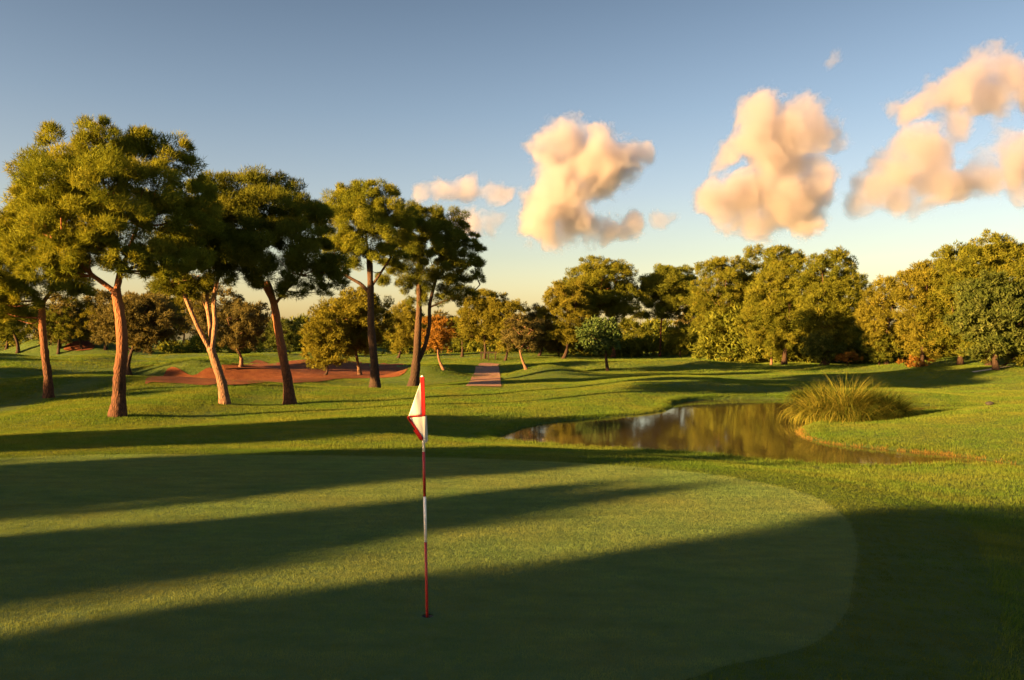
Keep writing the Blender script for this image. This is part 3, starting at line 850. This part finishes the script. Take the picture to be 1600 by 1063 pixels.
# ------------------------------------------------------------------ grass tufts and reeds
def blades(pos, L, W, lean=.45, jit=.3, tint0=.5, droop=0):
    k = len(pos)
    az = rng.uniform(0, 2 * math.pi, k); ln = np.abs(rng.normal(0, lean, k))
    d = np.stack([np.cos(az) * np.sin(ln), np.sin(az) * np.sin(ln), np.cos(ln)], 1)
    a2 = rng.uniform(0, 2 * math.pi, k)
    s = np.stack([np.cos(a2), np.sin(a2), np.zeros(k)], 1)
    l = (L * rng.uniform(.5, 1.4, k))[:, None]
    ww = (W * rng.uniform(.7, 1.3, k))[:, None]
    V = np.stack([pos - s * ww / 2, pos + s * ww / 2, pos + d * l], 1).reshape(-1, 3)
    T = np.repeat(np.clip(tint0 + rng.normal(0, .2, k), 0, 1), 3)
    return V, np.arange(3 * k).reshape(-1, 3), T

def scatter(k, x0, x1, y0, y1, keep, L, W, name, mat, **kw):
    X = rng.uniform(x0, x1, k); Y = rng.uniform(y0, y1, k)
    q = keep(X, Y)
    X, Y = X[q], Y[q]
    pos = np.column_stack([X, Y, land(X, Y) - .005])
    V, F, T = blades(pos, L, W, **kw)
    TRI[0] += len(F)
    return tag(mesh_obj(name, V, F, mat, tint=T), kind='stuff')

def tuft_mesh(name, rad, k, L, W, mat, lean, tint0=.5):
    a = rng.uniform(0, 2 * math.pi, k); r = rad * np.sqrt(rng.random(k))
    V, F, T = blades(np.column_stack([r * np.cos(a), r * np.sin(a), np.full(k, -.12 * L)]), L, W, lean=lean, tint0=tint0)
    me = bpy.data.meshes.new(name)
    me.from_pydata([tuple(v) for v in V], [], [tuple(int(i) for i in f) for f in F])
    at = me.attributes.new('tint', 'FLOAT', 'POINT'); at.data.foreach_set('value', T.astype(np.float32))
    me.materials.append(mat)
    return bpy.data.objects.new(name, me)

def turf(name, label, regions, keep, rad, k, L, W, mat, lean=.5, off=0.0, tint0=.5, smax=1.25):
    """regions: list of (y0, y1, spacing); tufts on a jittered grid inside the view"""
    P = []
    for y0, y1, sp in regions:
        for y in np.arange(y0, y1, sp):
            hw = .68 * y + 1.2
            x = np.arange(-hw, hw, sp)
            P.append(np.column_stack([x + rng.uniform(-.6, .6, len(x)) * sp, y + rng.uniform(-.6, .6, len(x)) * sp]))
    P = np.concatenate(P)
    P = P[keep(P[:, 0], P[:, 1])]
    z = land(P[:, 0], P[:, 1])
    e = .15
    gx = (land(P[:, 0] + e, P[:, 1]) - land(P[:, 0] - e, P[:, 1])) / (2 * e)
    gy = (land(P[:, 0], P[:, 1] + e) - land(P[:, 0], P[:, 1] - e)) / (2 * e)
    m = len(P)
    rot = np.stack([np.arctan(gy), -np.arctan(gx), np.zeros(m)], 1)
    me = bpy.data.meshes.new(name)
    me.vertices.add(m)
    me.vertices.foreach_set('co', np.column_stack([P, z + off]).astype(np.float32).ravel())
    at = me.attributes.new('tilt', 'FLOAT_VECTOR', 'POINT'); at.data.foreach_set('vector', rot.astype(np.float32).ravel())
    at = me.attributes.new('spin', 'FLOAT', 'POINT'); at.data.foreach_set('value', rng.uniform(0, 6.283, m).astype(np.float32))
    at = me.attributes.new('size', 'FLOAT', 'POINT'); at.data.foreach_set('value', rng.uniform(.8, smax, m).astype(np.float32))
    o = bpy.data.objects.new(name, me); COL.objects.link(o)
    tag(o, label, 'grass', kind='stuff')
    src = tuft_mesh('grass_tuft', rad, k, L, W, mat, lean, tint0)
    gt = bpy.data.node_groups.new(name, 'GeometryNodeTree')
    gt.interface.new_socket('Geometry', in_out='INPUT', socket_type='NodeSocketGeometry')
    gt.interface.new_socket('Geometry', in_out='OUTPUT', socket_type='NodeSocketGeometry')
    gi = gt.nodes.new('NodeGroupInput'); go = gt.nodes.new('NodeGroupOutput')
    oi = gt.nodes.new('GeometryNodeObjectInfo'); oi.inputs['Object'].default_value = src; oi.inputs['As Instance'].default_value = True
    ip = gt.nodes.new('GeometryNodeInstanceOnPoints')
    def named(a, t):
        q = gt.nodes.new('GeometryNodeInputNamedAttribute'); q.data_type = t; q.inputs['Name'].default_value = a
        return [x for x in q.outputs if x.enabled and x.name == 'Attribute'][0]
    gt.links.new(gi.outputs[0], ip.inputs['Points']); gt.links.new(oi.outputs['Geometry'], ip.inputs['Instance'])
    gt.links.new(named('tilt', 'FLOAT_VECTOR'), ip.inputs['Rotation']); gt.links.new(named('size', 'FLOAT'), ip.inputs['Scale'])
    ri = gt.nodes.new('GeometryNodeRotateInstances'); ri.inputs['Local Space'].default_value = True
    cx = gt.nodes.new('ShaderNodeCombineXYZ'); gt.links.new(named('spin', 'FLOAT'), cx.inputs['Z'])
    gt.links.new(ip.outputs[0], ri.inputs['Instances']); gt.links.new(cx.outputs[0], ri.inputs['Rotation'])
    gt.links.new(ri.outputs[0], go.inputs[0])
    md = o.modifiers.new('tufts', 'NODES'); md.node_group = gt
    return o

turf('green_grass', 'close mown pale grass of the putting green', [(5.2, 18, .062)], lambda X, Y: (sdf(GREEN, X, Y) < 0) & (np.hypot(X - CUP[0], Y - CUP[1]) > .12), .06, 50, .017, .0032, M['blade_green'], .42, .010)
turf('fringe_grass', 'darker collar of grass around the putting green', [(5.0, 19, .07)], lambda X, Y: (sdf(FRINGE, X, Y) < 0) & (sdf(GREEN, X, Y) > 0), .06, 36, .022, .0042, M['blade_fringe'], .6, .006)
EARTH = []
def free(X, Y):
    q = (sdf(FRINGE, X, Y) > 0) & (sdf(POND, X, Y) > .06)
    for P_ in EARTH_OUTLINES: q &= sdf(P_, X, Y) > rng.normal(0, .3, len(X)) - .9 * (rng.random(len(X)) < .22)
    return q
turf('rough_grass', 'mown grass round the green, nearest and coarsest', [(5.0, 12, .10), (12, 28, .14)], free, .12, 56, .042, .0065, M['blade'], .55)
turf('fairway_grass', 'sunlit fairway grass under the pines and by the pond', [(28, 44, .27), (44, 62, .36)], free, .30, 90, .055, .014, M['blade'], .55)
turf('distant_grass', 'striped far fairway grass up to the wood', [(62, 90, .75), (90, 125, 1.1)], free, .75, 130, .08, .034, M['blade'], .55)
def shore(a, b_, x0): return lambda X, Y: (sdf(POND, X, Y) > a) & (sdf(POND, X, Y) < b_) & (X > x0)
turf('bank_grass', 'longer tufts along the rim of the pond', [(18, 46, .16)], lambda X, Y: shore(.05, .7, -4)(X, Y) & (sdf(FRINGE, X, Y) > .4) & (rng.random(len(X)) < .6), .12, 40, .10, .012, M['blade'], .6)
turf('dry_bank_grass', 'dry golden grass hanging over the edge of the right bank', [(18, 46, .09)], lambda X, Y: shore(-.04, .13, 6.5)(X, Y) & (Y < 29) & (rng.random(len(X)) < .34 + .5 * np.sin(X * 2.1) * np.sin(X * .83 + 1)), .09, 26, .085, .011, M['dry'], .8)

def reed_clump(name, label, base_px, lobes, k, mat, hgt):
    g = ground_at(*base_px)
    Y = g[1]; s = Y / FPX
    V, F, T = [], [], []
    seg = 4
    for i in range(k):
        l = lobes[rng.integers(len(lobes))]
        cx = (l[0] - 800) * s; r = l[1] * s; H = l[2] * s; dy = l[3]
        a = rng.uniform(0, 2 * math.pi); rr = math.sqrt(rng.random()) * r * .55
        x, y = cx + rr * math.cos(a), Y + dy + rr * math.sin(a) * .8
        z = max(float(g[2]) - .12, WATER - .05)
        a2 = a + rng.normal(0, .7)
        ln = abs(rng.normal(.42, .40)) + .12 + .75 * rr / (r * .55)
        h = 1.62 * H * rng.uniform(.5, .92)
        wd = .026 * rng.uniform(.6, 1.3)
        sd = np.array((-math.sin(a2 + rng.normal(0, .8)), math.cos(a2), 0))
        b0 = len(V)
        p = np.array((x, y, z)); th = ln * .3
        tt = float(np.clip(l[4] + rng.normal(0, .3), 0, 1))
        for j in range(seg + 1):
            ww = wd * (1 - j / seg) ** .7
            if j == seg: V.append(p.copy()); T.append(tt)
            else: V += [p - sd * ww / 2, p + sd * ww / 2]; T += [tt, tt]
            d = np.array((math.cos(a2) * math.sin(th), math.sin(a2) * math.sin(th), math.cos(th)))
            p = p + d * h / seg
            th += ln * .45
        for j in range(seg - 1):
            F.append((b0 + 2 * j, b0 + 2 * j + 1, b0 + 2 * j + 3)); F.append((b0 + 2 * j, b0 + 2 * j + 3, b0 + 2 * j + 2))
        F.append((b0 + 2 * (seg - 1), b0 + 2 * (seg - 1) + 1, b0 + 2 * seg))
    TRI[0] += len(F)
    return tag(mesh_obj(name, np.array(V), np.array(F), mat, origin=tuple(g), tint=T), label, 'reeds')
reed_clump('reed_clump', 'big arching clump of golden green reeds on the tip of the pond bank', (1330, 657),
           [(1300, 52, 58, .2, .72), (1318, 30, 66, -.2, .8), (1340, 48, 64, .6, .5), (1372, 42, 58, .4, .4), (1278, 34, 42, 0, .85), (1398, 26, 48, .3, .3), (1325, 50, 36, -.7, .45), (1360, 40, 30, -.6, .35)], 9500, M['reed'], 1)
reed_clump('reed_clump', 'low brown reeds left behind the big reed clump', (1268, 628),
           [(1258, 26, 22, .3, .3), (1285, 26, 30, .5, .3)], 1500, M['reed'], 1)

# ------------------------------------------------------------------ flagstick, cup, small things
cupz = float(land([CUP[0]], [CUP[1]])[0]) + .010
t = empty('flagstick', (CUP[0], CUP[1], cupz)); tag(t, 'red and white striped golf flagstick standing in the cup with a drooping flag', 'flagstick')
Yf = CUP[1]; sf = Yf / FPX
def fp(px, py, dy=0):
    p = pt(px, py, Yf); p[1] += dy; return p
def stick(y):   # stick axis at photograph height y
    return 667.5 + (y - 963) * (667.5 - 659.5) / (963 - 588)
def seg(y0, y1, mat, name='stick_section', r=.0125):
    mb = MB(); a, b_ = fp(stick(y0), y0), fp(stick(y1), y1)
    mb.tube([a, (a + b_) / 2, b_], [r] * 3, 12)
    return mb.build(name, mat, t)
o = seg(975, 847, M['red_paint']); o = seg(847, 776, M['white_paint']); o = seg(776, 706, M['red_paint']); o = seg(706, 650, M['white_paint']); o = seg(650, 592, M['red_paint'])
mb = MB(); a = fp(stick(592), 592); mb.tube([a, a + np.array((0, 0, .012)), a + np.array((0, 0, .024)), a + np.array((0, 0, .03))], [.0125, .014, .011, .004], 10); mb.build('finial', M['white_paint'], t)
mb = MB(); a = np.array((CUP[0], CUP[1], cupz - .10)); mb.tube([a, a + np.array((0, 0, .04)), a + np.array((0, 0, .075))], [.024, .024, .011], 12); mb.build('ferrule', M['cup'], t)

# cloth: hangs from the stick, one corner held out to the left, folds behind
def cloth(name, rows, mat, thick=.0025):
    """rows: list of rows of points -> a double sided sheet with thickness"""
    Rn, Cn = len(rows), len(rows[0])
    A = np.array(rows).reshape(-1, 3)
    nrm = np.zeros_like(A)
    g = A.reshape(Rn, Cn, 3)
    du = np.gradient(g, axis=1) if Cn > 1 else None
    dv = np.gradient(g, axis=0)
    nn = np.cross(du, dv).reshape(-1, 3); nn /= np.linalg.norm(nn, axis=1)[:, None] + 1e-9
    V = np.concatenate([A + nn * thick / 2, A - nn * thick / 2])
    F = []; off = Rn * Cn
    for i in range(Rn - 1):
        for j in range(Cn - 1):
            a, b_, c, d = i * Cn + j, i * Cn + j + 1, (i + 1) * Cn + j + 1, (i + 1) * Cn + j
            F.append((a, b_, c, d)); F.append((off + d, off + c, off + b_, off + a))
    edge = [i for i in range(Cn)] + [i * Cn + Cn - 1 for i in range(1, Rn)] + [(Rn - 1) * Cn + j for j in range(Cn - 2, -1, -1)] + [i * Cn for i in range(Rn - 2, 0, -1)]
    for q in range(len(edge)):
        a, b_ = edge[q], edge[(q + 1) % len(edge)]
        F.append((b_, a, off + a, off + b_))
    return mesh_obj(name, V, F, mat, t, smooth=True)

def fold(u, v):  # gentle outward ripple of the cloth, metres towards the camera
    return -.012 - .022 * math.sin(u * 5.5 + v * 3.0) * u - .03 * u
def panel(name, T0, T1, B0, B1, nr, nc, mat, dy=0.0):
    rows = []
    for i in range(nr + 1):
        v = i / nr
        l = np.array(T0) * (1 - v) + np.array(B0) * v; r = np.array(T1) * (1 - v) + np.array(B1) * v
        row = []
        for j in range(nc + 1):
            u = j / nc
            p = l * (1 - u) + r * u
            uu = abs(p[0] - stick(p[1])) / 26.0
            row.append(fp(p[0], p[1], fold(uu, p[1] / 60.0) + dy))
        rows.append(row)
    return cloth(name, rows, mat)
panel('flag_panel', (657.6, 596), (658.8, 596), (638.6, 650.5), (659.5, 648.5), 16, 8, M['flag_white'])
panel('flag_sleeve', (656.6, 589), (663.5, 589), (659.6, 648.5), (665.5, 648.5), 12, 5, M['flag_red'], -.003)
panel('flag_stripe', (637.4, 650.0), (665, 647.6), (637.6, 652.6), (665, 650.2), 3, 10, M['flag_red'], -.004)
panel('flag_panel', (639.5, 652.6), (665.5, 650.2), (661.5, 684), (664.5, 690), 14, 8, M['flag_white'])
panel('flag_hem', (637.0, 652.4), (641.0, 652.6), (660.5, 689), (661.6, 684), 12, 4, M['flag_red'], -.005)
panel('flag_panel', (660.5, 650), (666.5, 650), (664.0, 694), (668.2, 690), 12, 5, M['flag_white'], .035)
o = panel('flag_hem', (646, 672), (652, 672), (656, 688), (661, 688), 5, 4, M['flag_red'], .012)

mb = MB()
k = 24
V, F = [], []
for i, (r, z) in enumerate(((.0545, .002), (.0545, -.15), (.050, -.15), (.050, .0))):
    for q in range(k): V.append((CUP[0] + r * math.cos(2 * math.pi * q / k), CUP[1] + r * math.sin(2 * math.pi * q / k), cupz - .012 + z))
for i in range(4):
    j = (i + 1) % 4
    for q in range(k): F.append((i * k + q, i * k + (q + 1) % k, j * k + (q + 1) % k, j * k + q))
F.append(tuple(2 * k + q for q in range(k)))
tag(mesh_obj('golf_cup', np.array(V), F, M['cup'], origin=(CUP[0], CUP[1], cupz)), 'dark round hole cup sunk in the putting green at the foot of the flagstick', 'golf hole')

g = ground_at(763, 563)
r_ = empty('wooden_rail', tuple(g)); tag(r_, 'low dark wooden rail on posts under the trees past the path', 'rail')
for dx in (-.75, .0, .75):
    mb = MB(); mb.box((g[0] + dx, g[1], g[2] + .45), (.12, .12, .95)); mb.build('post', M['wood'], r_, False)
mb = MB(); mb.box((g[0], g[1] - .09, g[2] + .8), (1.8, .06, .14)); mb.build('rail', M['wood'], r_, False)
g = ground_at(1546, 634)
mb = MB()
import bmesh
bm = bmesh.new(); bmesh.ops.create_icosphere(bm, subdivisions=3, radius=.15)
for v in bm.verts:
    v.co *= 1 + .18 * math.sin(v.co.x * 17 + 1) * math.cos(v.co.y * 13) + .1 * math.sin(v.co.z * 25); v.co.z *= .6; v.co.x *= 1.3
me = bpy.data.meshes.new('stone'); bm.to_mesh(me); bm.free(); me.materials.append(M['stone'])
o = bpy.data.objects.new('stone', me); COL.objects.link(o); o.location = (g[0], g[1], g[2] + .08); tag(o, 'small dark stone at the end of the water channel', 'stone')

# ------------------------------------------------------------------ clouds, far behind the trees
CD = 1500.0
def cloud(label, lobes, dens, seed, warp=1.08, thr=.34, D=CD, k=3.2):
    s = D / FPX
    L = [(np.array(((l[0] - 800) * s, D + (l[3] if len(l) > 3 else 0) * s, CAM_H - (l[1] - HOR) * s)), l[2] * s * 1.3) for l in lobes]
    c = np.mean([l[0] for l in L], axis=0)
    bm = bmesh.new()
    for p, r in L:
        b2 = bmesh.new(); bmesh.ops.create_icosphere(b2, subdivisions=3, radius=r * 1.2)
        for v in b2.verts: v.co += Vector(p - c)
        tmp = bpy.data.meshes.new('tmp'); b2.to_mesh(tmp); b2.free(); bm.from_mesh(tmp); bpy.data.meshes.remove(tmp)
    me = bpy.data.meshes.new('cloud'); bm.to_mesh(me); bm.free()
    o = bpy.data.objects.new('cloud', me); COL.objects.link(o); o.location = tuple(c)
    md = o.modifiers.new('remesh', 'REMESH'); md.mode = 'VOXEL'; md.voxel_size = 9 * s
    m = bpy.data.materials.new('cloud_vapour'); m.use_nodes = True; n = m.node_tree; n.nodes.clear()
    co = N(n, 'ShaderNodeTexCoord').outputs['Object']
    sc = .012 / s * 1.15
    off = N(n, 'ShaderNodeVectorMath', operation='ADD'); off.inputs[1].default_value = (seed * 317.0, seed * 91.0, 0); n.links.new(co, off.inputs[0])
    wz = N(n, 'ShaderNodeTexNoise'); wz.inputs['Scale'].default_value = .011 / s; wz.inputs['Detail'].default_value = 3; n.links.new(off.outputs[0], wz.inputs['Vector'])
    wa = N(n, 'ShaderNodeVectorMath', operation='SUBTRACT'); n.links.new(wz.outputs['Color'], wa.inputs[0]); wa.inputs[1].default_value = (.5, .5, .5)
    wb = N(n, 'ShaderNodeVectorMath', operation='SCALE'); n.links.new(wa.outputs[0], wb.inputs[0]); wb.inputs['Scale'].default_value = 75 * s
    wc = N(n, 'ShaderNodeVectorMath', operation='ADD'); n.links.new(co, wc.inputs[0]); n.links.new(wb.outputs[0], wc.inputs[1])
    co = wc.outputs[0]
    off = N(n, 'ShaderNodeVectorMath', operation='ADD'); off.inputs[1].default_value = (seed * 117.0, seed * 391.0, 0); n.links.new(co, off.inputs[0])
    nz = N(n, 'ShaderNodeTexNoise'); nz.inputs['Scale'].default_value = .021 / s; nz.inputs['Detail'].default_value = 8; nz.inputs['Roughness'].default_value = .66
    n.links.new(off.outputs[0], nz.inputs['Vector'])
    acc = None
    for p, r in L:
        d = N(n, 'ShaderNodeVectorMath', operation='DISTANCE'); n.links.new(co, d.inputs[0]); d.inputs[1].default_value = tuple(p - c)
        q = N(n, 'ShaderNodeMath', operation='MULTIPLY_ADD'); n.links.new(d.outputs['Value'], q.inputs[0]); q.inputs[1].default_value = -1 / r; q.inputs[2].default_value = 1
        if acc is None: acc = q.outputs[0]
        else:
            mx = N(n, 'ShaderNodeMath', operation='SMOOTH_MAX'); n.links.new(acc, mx.inputs[0]); n.links.new(q.outputs[0], mx.inputs[1]); mx.inputs[2].default_value = .22
            acc = mx.outputs[0]
    a1 = N(n, 'ShaderNodeMath', operation='MULTIPLY_ADD'); n.links.new(nz.outputs['Fac'], a1.inputs[0]); a1.inputs[1].default_value = warp * 2.2; a1.inputs[2].default_value = -warp * 1.1 - thr
    a2 = N(n, 'ShaderNodeMath', operation='ADD'); n.links.new(a1.outputs[0], a2.inputs[0]); n.links.new(acc, a2.inputs[1])
    a3 = N(n, 'ShaderNodeMath', operation='MULTIPLY'); a3.use_clamp = True; n.links.new(a2.outputs[0], a3.inputs[0]); a3.inputs[1].default_value = k
    # nothing outside the lobes themselves
    a4 = N(n, 'ShaderNodeMath', operation='MULTIPLY'); a4.use_clamp = True; n.links.new(acc, a4.inputs[0]); a4.inputs[1].default_value = 8
    a5 = N(n, 'ShaderNodeMath', operation='MULTIPLY'); n.links.new(a3.outputs[0], a5.inputs[0]); n.links.new(a4.outputs[0], a5.inputs[1])
    a6 = N(n, 'ShaderNodeMath', operation='MULTIPLY'); n.links.new(a5.outputs[0], a6.inputs[0]); a6.inputs[1].default_value = dens
    v = N(n, 'ShaderNodeVolumeScatter'); CC = (.985, .935, .935, 1); v.inputs['Color'].default_value = CC; v.inputs['Anisotropy'].default_value = .74  # pinkish colour puts the reddening of the sunlight into the white vapour
    n.links.new(a6.outputs[0], v.inputs['Density'])
    ou = N(n, 'ShaderNodeOutputMaterial'); va = N(n, 'ShaderNodeVolumeAbsorption'); va.inputs['Color'].default_value = CC; n.links.new(a6.outputs[0], va.inputs['Density'])
    ad = N(n, 'ShaderNodeAddShader'); n.links.new(v.outputs[0], ad.inputs[0]); n.links.new(va.outputs[0], ad.inputs[1])
    n.links.new(ad.outputs[0], ou.inputs['Volume'])
    m.cycles.volume_step_rate = .35
    me.materials.append(m)
    tag(o, label, 'cloud')
    return o
cloud('tall bright cloud left of centre, glowing cream on its left side', [(858, 345, 56), (880, 295, 62), (868, 235, 46), (898, 215, 42), (935, 230, 46), (968, 252, 44), (945, 280, 44), (905, 350, 44), (918, 270, 52), (985, 355, 28, 20), (1005, 242, 24), (948, 345, 34, 15)], .085, 1)
cloud('biggest bright cloud right of centre, cream above and pink below', [(1200, 180, 50), (1230, 205, 58), (1180, 230, 55), (1280, 200, 42), (1150, 240, 36), (1215, 260, 60), (1170, 310, 60), (1230, 320, 62), (1120, 315, 42), (1270, 300, 44), (1190, 345, 36)], .07, 2)
cloud('greyish pink cloud right of the biggest cloud', [(1440, 240, 46), (1400, 265, 50), (1450, 285, 50), (1365, 290, 42), (1400, 310, 34), (1485, 280, 36), (1345, 310, 28)], .06, 3)
cloud('long pink cloud reaching down from the upper right corner', [(1530, 125, 50), (1570, 130, 52), (1490, 160, 46), (1540, 175, 42), (1430, 170, 34), (1490, 200, 34), (1610, 150, 54), (1400, 170, 24)], .055, 4)
cloud('pale cloud cut by the right edge below the long pink one', [(1580, 260, 46), (1620, 255, 50), (1540, 285, 36), (1590, 285, 36)], .06, 5)
cloud('small flat pink cloud left of the tall bright cloud', [(690, 300, 30), (725, 295, 28), (665, 305, 22), (705, 292, 24)], .05, 6)
cloud('tiny pink cloud touching the tall bright cloud on the left', [(775, 299, 24), (790, 300, 18)], .05, 7)
cloud('faint low pink cloud under the small flat one', [(740, 338, 32), (770, 340, 26), (715, 340, 22)], .035, 8)
cloud('tiny pink puff between the two bright clouds', [(1038, 336, 22), (1050, 332, 16)], .05, 9)
cloud('faint wisp high above the biggest cloud', [(1310, 98, 22), (1318, 88, 16)], .03, 10)
print('TRIS', TRI[0])
